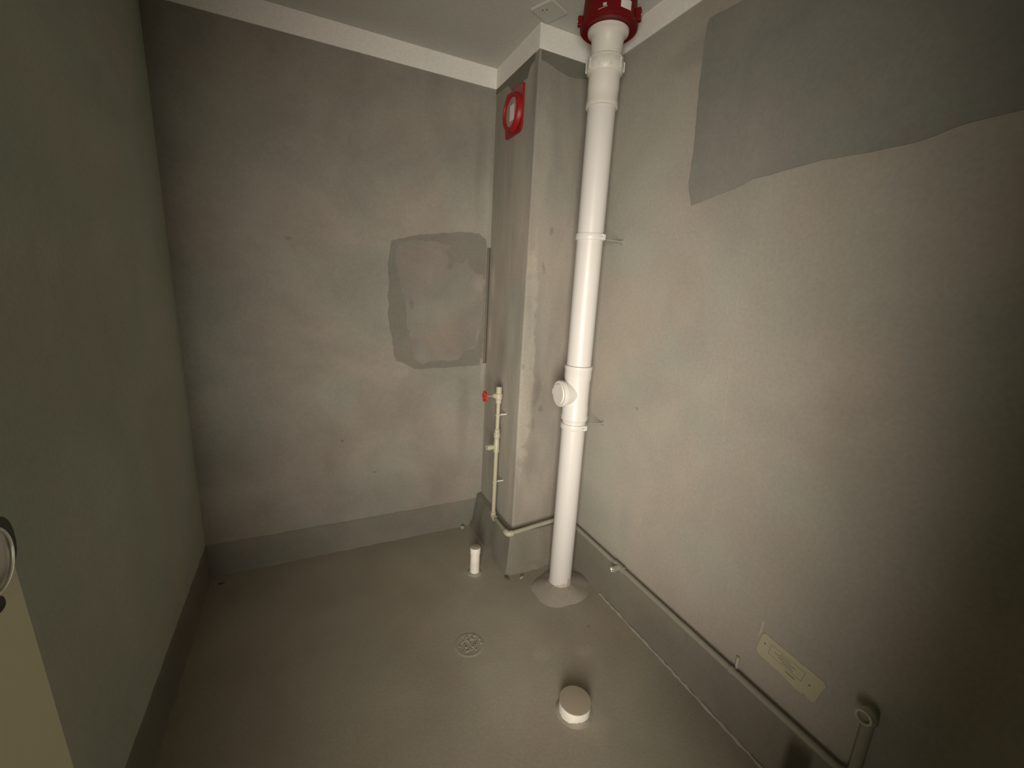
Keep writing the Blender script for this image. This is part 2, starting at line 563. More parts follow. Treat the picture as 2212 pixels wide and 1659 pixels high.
# repair patches on the walls: thin plaster layers with ragged edges
bp_pts = [(0.402, 1.652), (0.539, 1.692), (0.775, 1.727), (0.861, 1.728), (0.906, 1.699), (0.909, 1.66), (0.909, 1.337), (0.909, 1.045), (0.892, 1.051), (0.891, 1.009), (0.773, 1.005), (0.679, 1.002), (0.515, 1.0), (0.474, 1.025), (0.42, 1.047), (0.406, 1.083), (0.401, 1.163), (0.392, 1.202), (0.381, 1.284), (0.389, 1.342), (0.38, 1.38), (0.391, 1.455), (0.382, 1.538), (0.392, 1.593)]
bm = bmesh.new()
add_slab(bm, [(p.x, YB - 0.0002, p.y) for p in ragged(bp_pts, 0.02, 0.003)], (0, -0.0022, 0))
pb = obj('plaster_patch', bm, 'patch', wb, label='dark grey repair patch beside the chase')
bm = bmesh.new()
sk = [(0.418, 1.60), (0.435, 1.64), (0.50, 1.662), (0.62, 1.665), (0.70, 1.655), (0.715, 1.60), (0.76, 1.565), (0.80, 1.60), (0.82, 1.545), (0.865, 1.515), (0.90, 1.52), (0.905, 1.36), (0.895, 1.24), (0.865, 1.10), (0.79, 1.10), (0.76, 1.045), (0.70, 1.035), (0.62, 1.045), (0.55, 1.03), (0.505, 1.06), (0.50, 1.14), (0.475, 1.25), (0.47, 1.36), (0.44, 1.44)]
add_slab(bm, [(p.x, YB - 0.0022, p.y) for p in ragged(sk, 0.015, 0.006)], (0, -0.0008, 0))
obj('plaster_skim', bm, 'patch_light', pb)

rp = [(1.212, 2.355), (1.221, 2.337), (1.219, 2.215), (1.216, 2.098), (1.207, 1.972), (1.207, 1.898), (1.208, 1.848), (1.183, 1.773), (1.013, 1.8), (0.958, 1.817), (0.882, 1.82), (0.782, 1.827), (0.673, 1.822), (0.565, 1.821), (0.481, 1.837), (0.404, 1.838), (0.25, 1.845), (0.12, 1.85), (0.10, 2.33), (0.60, 2.345), (1.057, 2.345), (1.15, 2.350)]
bm = bmesh.new()
add_slab(bm, [(XR + 0.0002, p.x, p.y) for p in ragged(rp, 0.022, 0.0022)], (-0.0030, 0, 0))
pr_ = obj('plaster_patch', bm, 'patch_right', wr, label='large grey repair patch high on the right wall')

# dark unpainted strip under the white band of the chase
bm = bmesh.new()
sp = [(XD + 0.012, ZB + 0.002), (XD + 0.012, 2.392), (0.975, 2.388), (1.01, 2.378), (1.057, 2.366), (1.10, 2.362), (1.15, 2.368), (1.20, 2.372), (XR, 2.374), (XR, ZB + 0.002)]
add_slab(bm, [(p.x, YD + 0.0002, p.y) for p in ragged(sp, 0.02, 0.003)], (0, -0.0022, 0))
obj('raw_strip', bm, 'strip', chase)
bm = bmesh.new()
sp = [(1.835, ZB + 0.002), (1.835, 2.402), (1.87, 2.395), (1.90, 2.355), (1.94, 2.36), (1.96, 2.345), (2.02, 2.350), (2.06, 2.362), (2.10, 2.395), (2.18, 2.405), (YB, 2.408), (YB, ZB + 0.002)]
add_slab(bm, [(XD + 0.0002, p.x, p.y) for p in ragged(sp, 0.02, 0.003)], (-0.0022, 0, 0))
obj('raw_strip', bm, 'strip', chase)

# trowel ridges on the right wall
def ridge(p0, p1, r, n=18):
    rng = random.Random(str(p0))
    bm = bmesh.new()
    p0, p1 = Vector(p0), Vector(p1)
    add_tube(bm, [p0.lerp(p1, i / n) + Vector((0, rng.uniform(-0.0012, 0.0012), 0)) for i in range(n + 1)], [r * rng.uniform(0.25, 1.0) for i in range(n + 1)], 6)
    obj('trowel_ridge', bm, 'wall_right', wr, smooth=True)
ridge((XR, 0.952, 1.66), (XR, 0.915, 1.02), 0.0013)
ridge((XR, 0.905, 1.00), (XR, 0.900, 0.48), 0.0012)
ridge((XR, 0.925, 1.46), (XR, 0.935, 1.28), 0.0012)
ridge((XR, 0.765, 1.56), (XR, 0.775, 1.40), 0.0012)

# ------------------------------------------------------------------ soil stack
PX, PY, R = 1.0913, 1.5502, 0.0548
def Z(rel):
    return rel + CAMZ
ss = thing('soil_stack', 'white plastic drain stack rising from floor to ceiling in front of the chase', 'drain pipe', (PX, PY, 0))
up = (0, 0, 1)
lathe('pipe', (PX, PY, 0), up, [(0.0, R), (Z(-0.55), R)], 'pvc', ss)
bm = bmesh.new()
add_lathe(bm, (PX, PY, 0), up, [(0.008, R + 0.0035), (0.030, R + 0.0022), (0.040, R - 0.001)], 48)
rng = random.Random(3)
for v in bm.verts:
    a = math.atan2(v.co.y - PY, v.co.x - PX)
    if v.co.z > 0.02:
        v.co.z += 0.012 * math.sin(a * 3 + 1) + rng.uniform(-0.006, 0.006) + (0.03 if math.cos(a + 0.9) > 0.8 else 0)
obj('cement_smear', bm, 'smear', ss, smooth=True)
tee = lathe('tee_fitting', (PX, PY, 0), up, [(Z(-0.578), R + 0.0005), (Z(-0.575), R + 0.006), (Z(-0.560), R + 0.007), (Z(-0.552), R + 0.0045), (Z(-0.515), R + 0.0045), (Z(-0.505), R + 0.0025),
                                       (Z(-0.395), R + 0.0025), (Z(-0.380), R + 0.0052), (Z(-0.345), R + 0.0056), (Z(-0.340), R + 0.0075), (Z(-0.326), R + 0.0075), (Z(-0.323), R + 0.0005)], 'pvc', ss)
BZ = Z(-0.452)
lathe('branch', (PX, PY, BZ), (-1, 0.04, 0), [(0.0, 0.050), (0.056, 0.052), (0.062, 0.0545), (0.078, 0.0545)], 'pvc', tee)
lathe('access_cap', (PX, PY, BZ), (-1, 0.04, 0), [(0.070, 0.055), (0.073, 0.0590), (0.088, 0.0590), (0.0905, 0.0565), (0.0905, 0.0470), (0.0935, 0.0440), (0.0955, 0.0435)], 'pvc_cream', tee)
bm = bmesh.new()
add_box(bm, (PX - 0.088, PY + 0.044, BZ - 0.016), (PX - 0.076, PY + 0.068, BZ + 0.010), 0.002)
obj('cap_lug', bm, 'pvc_cream', tee)
lathe('pipe', (PX, PY, 0), up, [(Z(-0.36), R), (Z(0.72), R)], 'pvc', ss)
# expansion socket and the neck that goes into the ceiling sleeve
ex = lathe('expansion_socket', (PX, PY, 0), up, [(Z(0.700), R + 0.0005), (Z(0.702), R + 0.0075), (Z(0.716), R + 0.0078), (Z(0.722), R + 0.0055), (Z(0.755), R + 0.0042), (Z(0.760), R + 0.0055), (Z(0.800), R + 0.0055), (Z(0.822), R + 0.0080)], 'pvc_cream', ss)
nut = lathe('socket_nut', (PX, PY, 0), up, [(Z(0.815), R + 0.009), (Z(0.822), R + 0.0150), (Z(0.838), R + 0.0165), (Z(0.852), R + 0.0160), (Z(0.856), R + 0.0135), (Z(0.868), R + 0.0130), (Z(0.874), R + 0.004)], 'pvc_cream', ex)
for k in range(10):
    a = k * 2 * PI / 10
    bm = bmesh.new()
    add_box(bm, (-0.004, -0.003, -0.017), (0.003, 0.003, 0.017), 0.001)
    bmesh.ops.rotate(bm, verts=bm.verts[:], cent=(0, 0, 0), matrix=Matrix.Rotation(a, 3, 'Z'))
    bmesh.ops.translate(bm, verts=bm.verts[:], vec=(PX + (R + 0.0165) * math.cos(a), PY + (R + 0.0165) * math.sin(a), Z(0.842)))
    obj('grip_rib', bm, 'pvc_cream', nut)
lathe('neck', (PX, PY, 0), up, [(Z(0.868), R + 0.003), (Z(0.925), R + 0.0048), (Z(0.927), R + 0.0062), (Z(0.965), R + 0.0066), (Z(0.985), R + 0.0085)], 'pvc_cream', ss)
lathe('flange', (PX, PY, 0), up, [(Z(0.942), R + 0.0072), (Z(0.949), R + 0.0130), (Z(0.953), R + 0.0215), (Z(0.961), R + 0.0230), (Z(0.966), R + 0.0180)], 'pvc_cream', ss)
# clamps with rods into the right wall
def clamp(z):
    c = lathe('pipe_clamp', (PX, PY, z), up, [(-0.013, R + 0.0003), (-0.0125, R + 0.0050), (-0.010, R + 0.0062), (0.010, R + 0.0062), (0.0125, R + 0.0050), (0.013, R + 0.0003)], 'pvc', ss)
    d = Vector((0.40, -0.92, 0)).normalized()
    q = Vector((PX, PY, z)) + d * (R + 0.008)
    for s in (-1, 1):
        bm = bmesh.new()
        t = Vector((-d.y, d.x, 0))
        add_box(bm, (-0.008, -0.0030, -0.011), (0.006, 0.0030, 0.011), 0.0012)
        bmesh.ops.rotate(bm, verts=bm.verts[:], cent=(0, 0, 0), matrix=Matrix.Rotation(math.atan2(d.y, d.x), 3, 'Z'))
        bmesh.ops.translate(bm, verts=bm.verts[:], vec=q + t * s * 0.0055)
        obj('lug', bm, 'pvc', c)
    tube('bolt', [q - Vector((-d.y, d.x, 0)) * 0.011, q + Vector((-d.y, d.x, 0)) * 0.011], 0.0028, 'metal', c, 10)
    tube('rod', [(PX + R, PY + 0.0, z), (XR, PY - 0.01, z - 0.004)], 0.0042, 'metal', c, 10)
    lathe('wall_washer', (XR - 0.006, PY - 0.01, z - 0.004), (1, 0, 0), [(0, 0.006), (0.001, 0.011), (0.006, 0.012)], 'metal', c, 20)
clamp(Z(0.219))
clamp(Z(-0.606))

# mortar mound round its foot
bm = bmesh.new()
rng = random.Random(21)
ring = [(0.0, 0.032), (0.055, 0.028), (0.075, 0.022), (0.105, 0.015), (0.135, 0.006), (0.150, 0.0)]
seg = 36
rows = []
for r_, z_ in ring:
    row = []
    for k in range(seg):
        a = k * 2 * PI / seg
        w_ = 1 + 0.07 * math.sin(a * 2 + 0.6) + 0.04 * math.sin(a * 5 + 1) + rng.uniform(-0.02, 0.02)
        x = PX + math.cos(a) * r_ * w_
        y = PY + math.sin(a) * r_ * w_ * 0.92 - 0.012
        x = min(x, XR - 0.003)
        row.append(bm.verts.new((x, y, z_ + (rng.uniform(-0.0015, 0.0015) if 0 < z_ < 0.03 else 0))))
    rows.append(row)
for i in range(len(rows) - 1):
    for k in range(seg):
        bm.faces.new((rows[i][k], rows[i][(k + 1) % seg], rows[i + 1][(k + 1) % seg], rows[i + 1][k]))
obj('mortar_mound', bm, 'mortar', bpy.data.objects['floor'], smooth=True, label='low grey mortar mound around the foot of the stack')

# ------------------------------------------------------------------ red sleeve at the ceiling
cs = thing('ceiling_sleeve', 'dark red plastic pipe sleeve hanging from the ceiling around the drain stack', 'pipe sleeve', (PX, PY, ZC))
RS = 0.104
lathe('body', (PX, PY, 0), up, [(Z(0.966), 0.070), (Z(0.962), 0.090), (Z(0.960), RS - 0.003), (Z(0.964), RS), (Z(0.985), RS - 0.001), (Z(1.005), RS - 0.004), (ZC, RS - 0.007)], 'red_dark', cs, 56)
lathe('rim', (PX, PY, 0), up, [(Z(0.964), RS - 0.001), (Z(0.966), RS + 0.0035), (Z(0.976), RS + 0.0040), (Z(0.979), RS - 0.001)], 'red_dark', cs, 56)
vdir = math.atan2(-PY, -PX)
for da, zz, s in ((-1.48, 0.995, 1.0), (1.30, 0.998, 1.25), (2.6, 0.998, 1.0), (-2.6, 0.998, 1.0)):
    a = vdir + da
    bm = bmesh.new()
    add_box(bm, (-0.010, -0.010 * s, -0.016 * s), (0.014, 0.010 * s, 0.016 * s), 0.003)
    bmesh.ops.rotate(bm, verts=bm.verts[:], cent=(0, 0, 0), matrix=Matrix.Rotation(a, 3, 'Z'))
    c_ = Vector((PX + RS * math.cos(a), PY + RS * math.sin(a), Z(zz)))
    bmesh.ops.translate(bm, verts=bm.verts[:], vec=c_)
    lg = obj('lug', bm, 'red_dark', cs)
    d_ = Vector((math.cos(a), math.sin(a), 0))
    tube('screw', [c_ + d_ * 0.012, c_ + d_ * 0.0165], 0.004, 'metal', lg, 10)
# curved white sticker and a small embossed mark
def curved(name, a0, a1, z0, z1, r, mat, parent, skew=0.0, n=10):
    bm = bmesh.new()
    rows = []
    for i in range(n + 1):
        a = a0 + (a1 - a0) * i / n
        dz = skew * i / n
        rows.append([bm.verts.new((PX + math.cos(a) * q, PY + math.sin(a) * q, zz + dz)) for q, zz in ((r, z0), (r + 0.0012, z0), (r + 0.0012, z1), (r, z1))])
    for i in range(n):
        for k in range(4):
            bm.faces.new((rows[i][k], rows[i][(k + 1) % 4], rows[i + 1][(k + 1) % 4], rows[i + 1][k]))
    bm.faces.new(rows[0])
    bm.faces.new(rows[-1][::-1])
    return obj(name, bm, mat, parent, smooth=True)
curved('sticker', vdir + 0.36, vdir + 0.80, Z(0.992), Z(1.024), RS - 0.0030, 'label', cs, skew=-0.006)
curved('moulded_mark', vdir - 0.42, vdir - 0.10, Z(0.9845), Z(0.9870), RS - 0.0012, 'film', cs, skew=0.006)
curved('moulded_mark', vdir - 0.27, vdir - 0.14, Z(0.994), Z(1.004), RS - 0.0028, 'label_grey', cs)

# ------------------------------------------------------------------ red sleeve plate on the side of the chase
RX = XD - 0.0025
rs = thing('wall_sleeve', 'bright red plastic sleeve plate with round film window on the chase side', 'pipe sleeve', (XD, 2.005, 2.155))
cy_, cz_ = 2.000, 2.246
bm = bmesh.new()
pl = []
y0, y1, z0, z1, rc = 1.920, 2.092, 2.152, 2.345, 0.028
for cx, cz, a0 in ((y1 - 0.008, z1 - 0.008, 0), (y0 + 0.008, z1 - 0.008, PI / 2), (y0 + rc, z0 + rc, PI), (y1 - 0.012, z0 + 0.012, 1.5 * PI)):
    r_ = rc if cz < 2.2 and cx < 2 else 0.010
    for k in range(6):
        a = a0 + k * PI / 10
        pl.append((cx + r_ * math.cos(a), cz + r_ * math.sin(a)))
add_slab(bm, [(RX, p[0], p[1]) for p in pl], (-0.010, 0, 0))
fl = obj('flange_plate', bm, 'red', rs)
lathe('ring', (RX - 0.008, cy_, cz_), (-1, 0, 0), [(0, 0.084), (0.014, 0.081), (0.020, 0.078), (0.024, 0.0785), (0.026, 0.075), (0.025, 0.069), (0.016, 0.064), (0.014, 0.060)], 'red', rs, 48)
lathe('film_window', (RX - 0.0205, cy_, cz_), (-1, 0, 0), [(0, 0.0635), (0.002, 0.063)], 'film', rs, 40)
bm = bmesh.new()
add_slab(bm, [(RX - 0.0225, cy_ + a, cz_ + b) for a, b in ((-0.026, -0.036), (0.018, -0.036), (0.018, 0.030), (-0.026, 0.030))], (-0.0008, 0, 0))
obj('sticker', bm, 'label', rs)

# ------------------------------------------------------------------ water pipe
WX, WY = 0.885, 1.945
RW = 0.0112
wp = thing('water_pipe', 'cream plastic water pipe climbing the chase and running along the right skirting', 'water pipe', (WX, WY, 0))
ZR = 0.212
tube('riser', [(WX, WY, ZR), (WX, WY, 0.62)], RW, 'ppr', wp)
tube('riser', [(WX, WY, 0.66), (WX, WY, 0.90)], RW * 0.94, 'ppr', wp)
t1 = lathe('tee', (WX, WY, 0), up, [(0.592, RW + 0.0005), (0.594, RW + 0.0045), (0.650, RW + 0.0045), (0.652, RW + 0.003), (0.672, RW + 0.003), (0.676, RW + 0.0062), (0.700, RW + 0.0062), (0.704, RW + 0.003), (0.722, RW + 0.003), (0.724, RW)], 'ppr', wp, 24)
lathe('outlet', (WX, WY, 0.622), (-1, 0, 0), [(0, 0.0125), (0.030, 0.0130), (0.031, 0.0150), (0.052, 0.0150)], 'ppr', t1, 24)
lathe('threaded_insert', (WX - 0.050, WY, 0.622), (-1, 0, 0), [(0, 0.0120), (0.006, 0.0120), (0.0065, 0.0095), (0.002, 0.0085), (0.002, 0.002)], 'brass', t1, 24)
vb = lathe('valve_body', (WX, WY, 0), up, [(0.862, RW), (0.864, RW + 0.0045), (0.884, RW + 0.0045), (0.888, RW + 0.0085), (0.915, RW + 0.0085), (0.919, RW + 0.0045), (0.952, RW + 0.0045), (0.953, RW - 0.002)], 'ppr', wp, 24)
lathe('bonnet', (WX, WY, 0.905), (-1, 0, 0), [(0, 0.014), (0.026, 0.014), (0.028, 0.010), (0.034, 0.010)], 'ppr', vb, 24)
lathe('stem', (WX - 0.030, WY, 0.905), (-1, 0, 0), [(0, 0.0065), (0.016, 0.0065), (0.017, 0.0042), (0.045, 0.0042)], 'metal', vb, 16)
# five-lobed hand wheel
bm = bmesh.new()
hx = WX - 0.072
n = 60
out = []
for k in range(n):
    a = k * 2 * PI / n
    r_ = 0.0265 + 0.0035 * math.cos(5 * a)
    out.append((hx, WY + r_ * math.cos(a), 0.905 + r_ * math.sin(a)))
inn = []
for k in range(n):
    a = k * 2 * PI / n
    r_ = 0.0185 + 0.002 * math.cos(5 * a)
    inn.append((hx, WY + r_ * math.cos(a), 0.905 + r_ * math.sin(a)))
vo = [[bm.verts.new((x + dx, y, z)) for x, y, z in L_] for L_ in (out, inn) for dx in (0, -0.010)]
for k in range(n):
    j = (k + 1) % n
    bm.faces.new((vo[0][k], vo[0][j], vo[1][j], vo[1][k]))
    bm.faces.new((vo[2][k], vo[2][j], vo[3][j], vo[3][k]))
    bm.faces.new((vo[0][k], vo[0][j], vo[2][j], vo[2][k]))
    bm.faces.new((vo[1][k], vo[1][j], vo[3][j], vo[3][k]))
hw = obj('handwheel', bm, 'red_wheel', vb, smooth=True, label='small red handwheel of the stop valve')
bm = bmesh.new()
add_lathe(bm, (hx + 0.001, WY, 0.905), (-1, 0, 0), [(0, 0.008), (0.010, 0.008), (0.012, 0.005)], 20)
for k in range(5):
    a = k * 2 * PI / 5
    add_tube(bm, [(hx - 0.005, WY + 0.005 * math.cos(a), 0.905 + 0.005 * math.sin(a)), (hx - 0.005, WY + 0.020 * math.cos(a), 0.905 + 0.020 * math.sin(a))], 0.0042, 8)
obj('handwheel_spider', bm, 'red_wheel', vb, smooth=True)
# wall clips of the riser
for z in (0.80, 0.42):
    bm = bmesh.new()
    add_tube(bm, [(WX + RW * 0.8, WY, z), (XD, WY, z)], 0.0045, 10)
    c = obj('pipe_clip', bm, 'pvc', wp, smooth=True)
    lathe('clip_ring', (WX, WY, z), up, [(-0.006, RW + 0.0002), (-0.006, RW + 0.0022), (0.006, RW + 0.0022), (0.006, RW + 0.0002)], 'ppr', c, 24)
# foot elbow, run round the chase to the right wall
def elbow(p, d0, d1, r, ln=0.026, mat='ppr'):
    p, d0, d1 = Vector(p), Vector(d0).normalized(), Vector(d1).normalized()
    pts = [p + d0 * ln]
    for i in range(9):
        t = i / 8
        a, b = p + d0 * ln * 0.6, p + d1 * ln * 0.6
        pts.append(a * (1 - t) ** 2 + p * 2 * t * (1 - t) + b * t * t)
    pts.append(p + d1 * ln)
    return tube('elbow', pts, r, mat, wp, 20)
CY = 1.752
CZ = ZR
elbow((WX, WY, CZ), (0, 0, 1), (0, -1, 0), RW + 0.0042)
tube('pipe_run', [(WX, WY, CZ), (WX, CY, CZ + 0.002)], RW, 'ppr_dusty', wp)
elbow((WX, CY, CZ + 0.002), (0, 1, 0), (1, 0, 0), RW + 0.0042)
RX2 = XR - 0.024
RZ2 = 0.243
tube('pipe_run', [(WX, CY, CZ + 0.002), (RX2, CY, RZ2)], RW, 'ppr_run', wp)
elbow((RX2, CY, RZ2), (-1, 0, 0), (0, -1, 0), RW + 0.0042)
YT = 1.292
tube('pipe_run', [(RX2, CY, RZ2), (RX2, YT, RZ2)], RW, 'ppr_dusty', wp)
t2 = tube('tee', [(RX2, YT + 0.030, RZ2), (RX2, YT - 0.030, RZ2)], RW + 0.0042, 'ppr_dusty', wp, 20)
lathe('outlet', (RX2, YT, RZ2), (-1, 0, -0.05), [(0, 0.0135), (0.030, 0.0140), (0.040, 0.0145)], 'ppr_dusty', t2, 24)
lathe('threaded_insert', (RX2 - 0.038, YT, RZ2 - 0.002), (-1, 0, -0.05), [(0, 0.0115), (0.006, 0.0115), (0.0065, 0.0085), (0.002, 0.0080), (0.002, 0.002)], 'brass', t2, 24)
YE = 0.358
tube('pipe_run', [(RX2, YT, RZ2), (RX2, YE, RZ2)], RW, 'ppr_dusty', wp)
for y in (0.712,):
    c = tube('pipe_clip', [(RX2 + 0.005, y, RZ2), (XR, y, RZ2 + 0.004)], 0.0045, 'pvc', wp, 10)
    lathe('clip_ring', (RX2, y, RZ2), (0, 1, 0), [(-0.006, RW + 0.0002), (-0.006, RW + 0.0024), (0.006, RW + 0.0024), (0.006, RW + 0.0002)], 'ppr_dusty', c, 24)
    tube('peg', [(XR - 0.006, y, RZ2 + 0.012), (XR - 0.006, y, RZ2 + 0.048)], 0.0050, 'ppr', c, 10)
# end of the run: turns up to an angled outlet
elbow((RX2, YE, RZ2), (0, 1, 0), (0, 0, 1), RW + 0.0042, mat='ppr_dusty')
tube('riser', [(RX2, YE, RZ2), (RX2, YE, 0.455)], RW * 1.15, 'ppr_dusty', wp)
e3 = elbow((RX2, YE, 0.470), (0, 0, -1), (-1, 0, 0), RW + 0.0055, ln=0.030, mat='ppr_dusty')
lathe('outlet', (RX2 - 0.020, YE, 0.470), (-1, 0, 0), [(0, 0.0175), (0.022, 0.0185), (0.0225, 0.0135), (0.006, 0.0125), (0.006, 0.002)], 'ppr', e3, 24)

# ------------------------------------------------------------------ small capped drain stub
st = thing('drain_stub', 'slim white plastic drain stub standing on the floor beside the chase', 'drain pipe', (0.727, 1.800, 0))
lathe('pipe', (0.727, 1.800, 0), up, [(0, 0.0245), (0.118, 0.0245)], 'pvc_dirty', st, 32)
lathe('collar', (0.727, 1.800, 0), up, [(0.112, 0.0248), (0.113, 0.0268), (0.146, 0.0268), (0.148, 0.0258)], 'pvc_dirty', st, 32)
lathe('tape_cap', (0.727, 1.800, 0), up, [(0.1475, 0.0258), (0.1495, 0.0256), (0.1510, 0.0235)], 'tape', st, 32)
lathe('mortar_ring', (0.727, 1.800, 0), up, [(0, 0.040), (0.004, 0.033), (0.008, 0.0246)], 'mortar', st, 32)

# ------------------------------------------------------------------ short toilet drain stub
wx, wy, wh = 0.792, 0.968, 0.045
wc = thing('toilet_drain_stub', 'short wide white drain stub with brown taped top on the open floor', 'drain pipe', (wx, wy, 0))
bm = bmesh.new()
add_lathe(bm, (wx, wy, 0), up, [(0, 0.0555), (0.020, 0.0555), (wh - 0.004, 0.0555), (wh - 0.001, 0.0550)], 56)
obj('pipe', bm, 'pvc_dirty', wc, smooth=True)
lathe('tape_cap', (wx, wy, 0), up, [(wh - 0.0015, 0.0560), (wh + 0.0010, 0.0558), (wh + 0.0015, 0.0540)], 'tape', wc, 56)
bm = bmesh.new()
rng = random.Random(9)
add_lathe(bm, (wx, wy, 0), up, [(0, 0.068), (0.003, 0.060), (0.008, 0.0558)], 48)
for v in bm.verts:
    a = math.atan2(v.co.y - wy, v.co.x - wx)
    v.co.z = max(0, v.co.z * (1 + 0.6 * math.sin(a * 3 + 0.5) + rng.uniform(-0.3, 0.3)))
obj('mortar_ring', bm, 'mortar', wc, smooth=True)

# capped stub added just out of view to cast a shadow on the skirting
sx, sy = 1.105, 0.42
st2 = thing('drain_stub', 'unseen capped stub added to cast a shadow on the right skirting', 'drain pipe', (sx, sy, 0))
lathe('pipe', (sx, sy, 0), up, [(0, 0.0265), (0.228, 0.0265)], 'pvc_dirty', st2, 32)  # pipe of the added stub
lathe('tape_cap', (sx, sy, 0), up, [(0.227, 0.0272), (0.229, 0.0272), (0.230, 0.0255)], 'tape', st2, 32)

# ------------------------------------------------------------------ cement-clogged floor drain
fx, fy = 0.545, 1.378
fd = thing('floor_drain', 'round floor drain clogged with cement in the middle of the floor', 'floor drain', (fx, fy, 0))
lathe('rim', (fx, fy, 0), up, [(0, 0.062), (0.0014, 0.058), (0.0018, 0.054), (0.0010, 0.050), (0.0004, 0.046)], 'floor', fd, 40)
for k, (dx, dy, ang_, l) in enumerate(((-0.018, 0.022, 0.25, 0.020), (0.016, 0.020, -0.2, 0.018), (-0.020, -0.004, 1.35, 0.022), (0.006, -0.002, 1.75, 0.024), (0.024, -0.010, 1.4, 0.018), (-0.004, -0.028, 0.1, 0.022), (-0.030, -0.022, 0.9, 0.012))):
    rng = random.Random(k)
    pts, rad = [], []
    for i in range(8):
        t = -l + 2 * l * i / 7
        pts.append((fx + dx + t * math.cos(ang_) + rng.uniform(-0.0015, 0.0015), fy + dy + t * math.sin(ang_) + rng.uniform(-0.0015, 0.0015), 0.0006))
        rad.append(rng.uniform(0.0010, 0.0034))
    tube('cement_ridge', pts, rad, 'floor', fd, 8)
for i in range(20):
    rng = random.Random(100 + i)
    a, r_ = rng.uniform(0, 2 * PI), rng.uniform(0.012, 0.056)
    bm = bmesh.new()
    bmesh.ops.create_icosphere(bm, subdivisions=1, radius=rng.uniform(0.0025, 0.0060), matrix=Matrix.Translation((fx + r_ * math.cos(a), fy + r_ * math.sin(a), 0.0010)))
    for v in bm.verts:
        v.co += Vector((rng.uniform(-1, 1), rng.uniform(-1, 1), rng.uniform(-1, 0.4))) * 0.0012
    obj('cement_clot', bm, 'mortar' if i % 2 else 'floor', fd)

# ------------------------------------------------------------------ crumbs at the foot of the chase
def crumb(x, y, z, s, mat, label, rot=0.0):
    rng = random.Random(label)
    bm = bmesh.new()
    bmesh.ops.create_icosphere(bm, subdivisions=2, radius=1.0)
    for v in bm.verts:
        v.co *= rng.uniform(0.75, 1.1)
        v.co = Vector((v.co.x * s[0], v.co.y * s[1], v.co.z * s[2]))
    bmesh.ops.rotate(bm, verts=bm.verts[:], cent=(0, 0, 0), matrix=Matrix.Rotation(rot, 3, 'Z'))
    bmesh.ops.translate(bm, verts=bm.verts[:], vec=(x, y, z + s[2] * 0.8))
    obj('mortar_crumb', bm, mat, label=label, cat='rubble', group='crumbs at the foot of the chase')
crumb(0.862, 1.690, 0, (0.008, 0.020, 0.007), 'rust', 'rust-brown chip lying at the corner of the chase footing', 0.3)
crumb(0.935, 1.668, 0, (0.016, 0.009, 0.006), 'mortar', 'grey mortar crumb between the brown chip and the drain stack', 0.4)
crumb(0.800, 2.205, 0, (0.014, 0.010, 0.012), 'mortar', 'pale mortar lump in the corner between back wall and chase', 0.2)

# ------------------------------------------------------------------ notice card on the right wall
nc = thing('notice_card', 'small cream printed card screwed low on the right wall above the water pipe', 'card', (XR, 0.565, 0.35))
cp = [(0.664, 0.366), (0.655, 0.433), (0.646, 0.440), (0.474, 0.430), (0.468, 0.420), (0.484, 0.352), (0.492, 0.343), (0.516, 0.350), (0.519, 0.343), (0.540, 0.342), (0.585, 0.352), (0.655, 0.357)]
bm = bmesh.new()
add_slab(bm, [(XR + 0.0002, y, z) for y, z in ragged(cp, 0.02, 0.0012)], (-0.0026, 0, 0))
obj('card', bm, 'card', nc)
CX_ = XR - 0.0025
def cpt(u, v):      # u 0..1 from the far end, v 0..1 from bottom to top
    a = Vector((0.660, 0.360)).lerp(Vector((0.488, 0.350)), u)
    b = Vector((0.652, 0.436)).lerp(Vector((0.472, 0.428)), u)
    return a.lerp(b, v)
def stroke(u0, v0, u1, v1, w_=0.0011, name='printed_line'):
    a, b = cpt(u0, v0), cpt(u1, v1)
    n_ = Vector((-(b - a).y, (b - a).x)).normalized() * w_
    bm = bmesh.new()
    add_slab(bm, [(CX_ + 0.0001, p.x, p.y) for p in (a + n_, a - n_, b - n_, b + n_)], (-0.0003, 0, 0))
    obj(name, bm, 'ink', nc)
stroke(0.17, 0.80, 0.74, 0.80, 0.0006)
stroke(0.17, 0.34, 0.74, 0.34, 0.0006)
stroke(0.17, 0.34, 0.17, 0.80, 0.0006)
stroke(0.74, 0.34, 0.74, 0.80, 0.0006)
for u0, u1, v in ((0.34, 0.52, 0.70), (0.25, 0.62, 0.60), (0.33, 0.56, 0.51), (0.40, 0.60, 0.43)):
    rng = random.Random(int(v * 100))
    u = u0
    while u < u1:
        l = rng.uniform(0.02, 0.05)
        stroke(u, v, min(u + l, u1), v, 0.0014, 'printed_word')
        u += l + 0.008
stroke(0.50, 0.21, 0.66, 0.20, 0.0022, 'printed_word')
for u, v in ((0.07, 0.62), (0.86, 0.46)):
    p = cpt(u, v)
    lathe('screw', (CX_ + 0.0005, p.x, p.y), (-1, 0, 0), [(0, 0.0030), (0.0010, 0.0026)], 'groove', nc, 12)
# pale smear of filler above the card corner
bm = bmesh.new()
add_slab(bm, [(XR + 0.0002, p.x, p.y) for p in ragged([(0.668, 0.405), (0.664, 0.470), (0.660, 0.475), (0.660, 0.430)], 0.01, 0.001)], (-0.0012, 0, 0))
obj('filler_smear', bm, 'smear', wr)

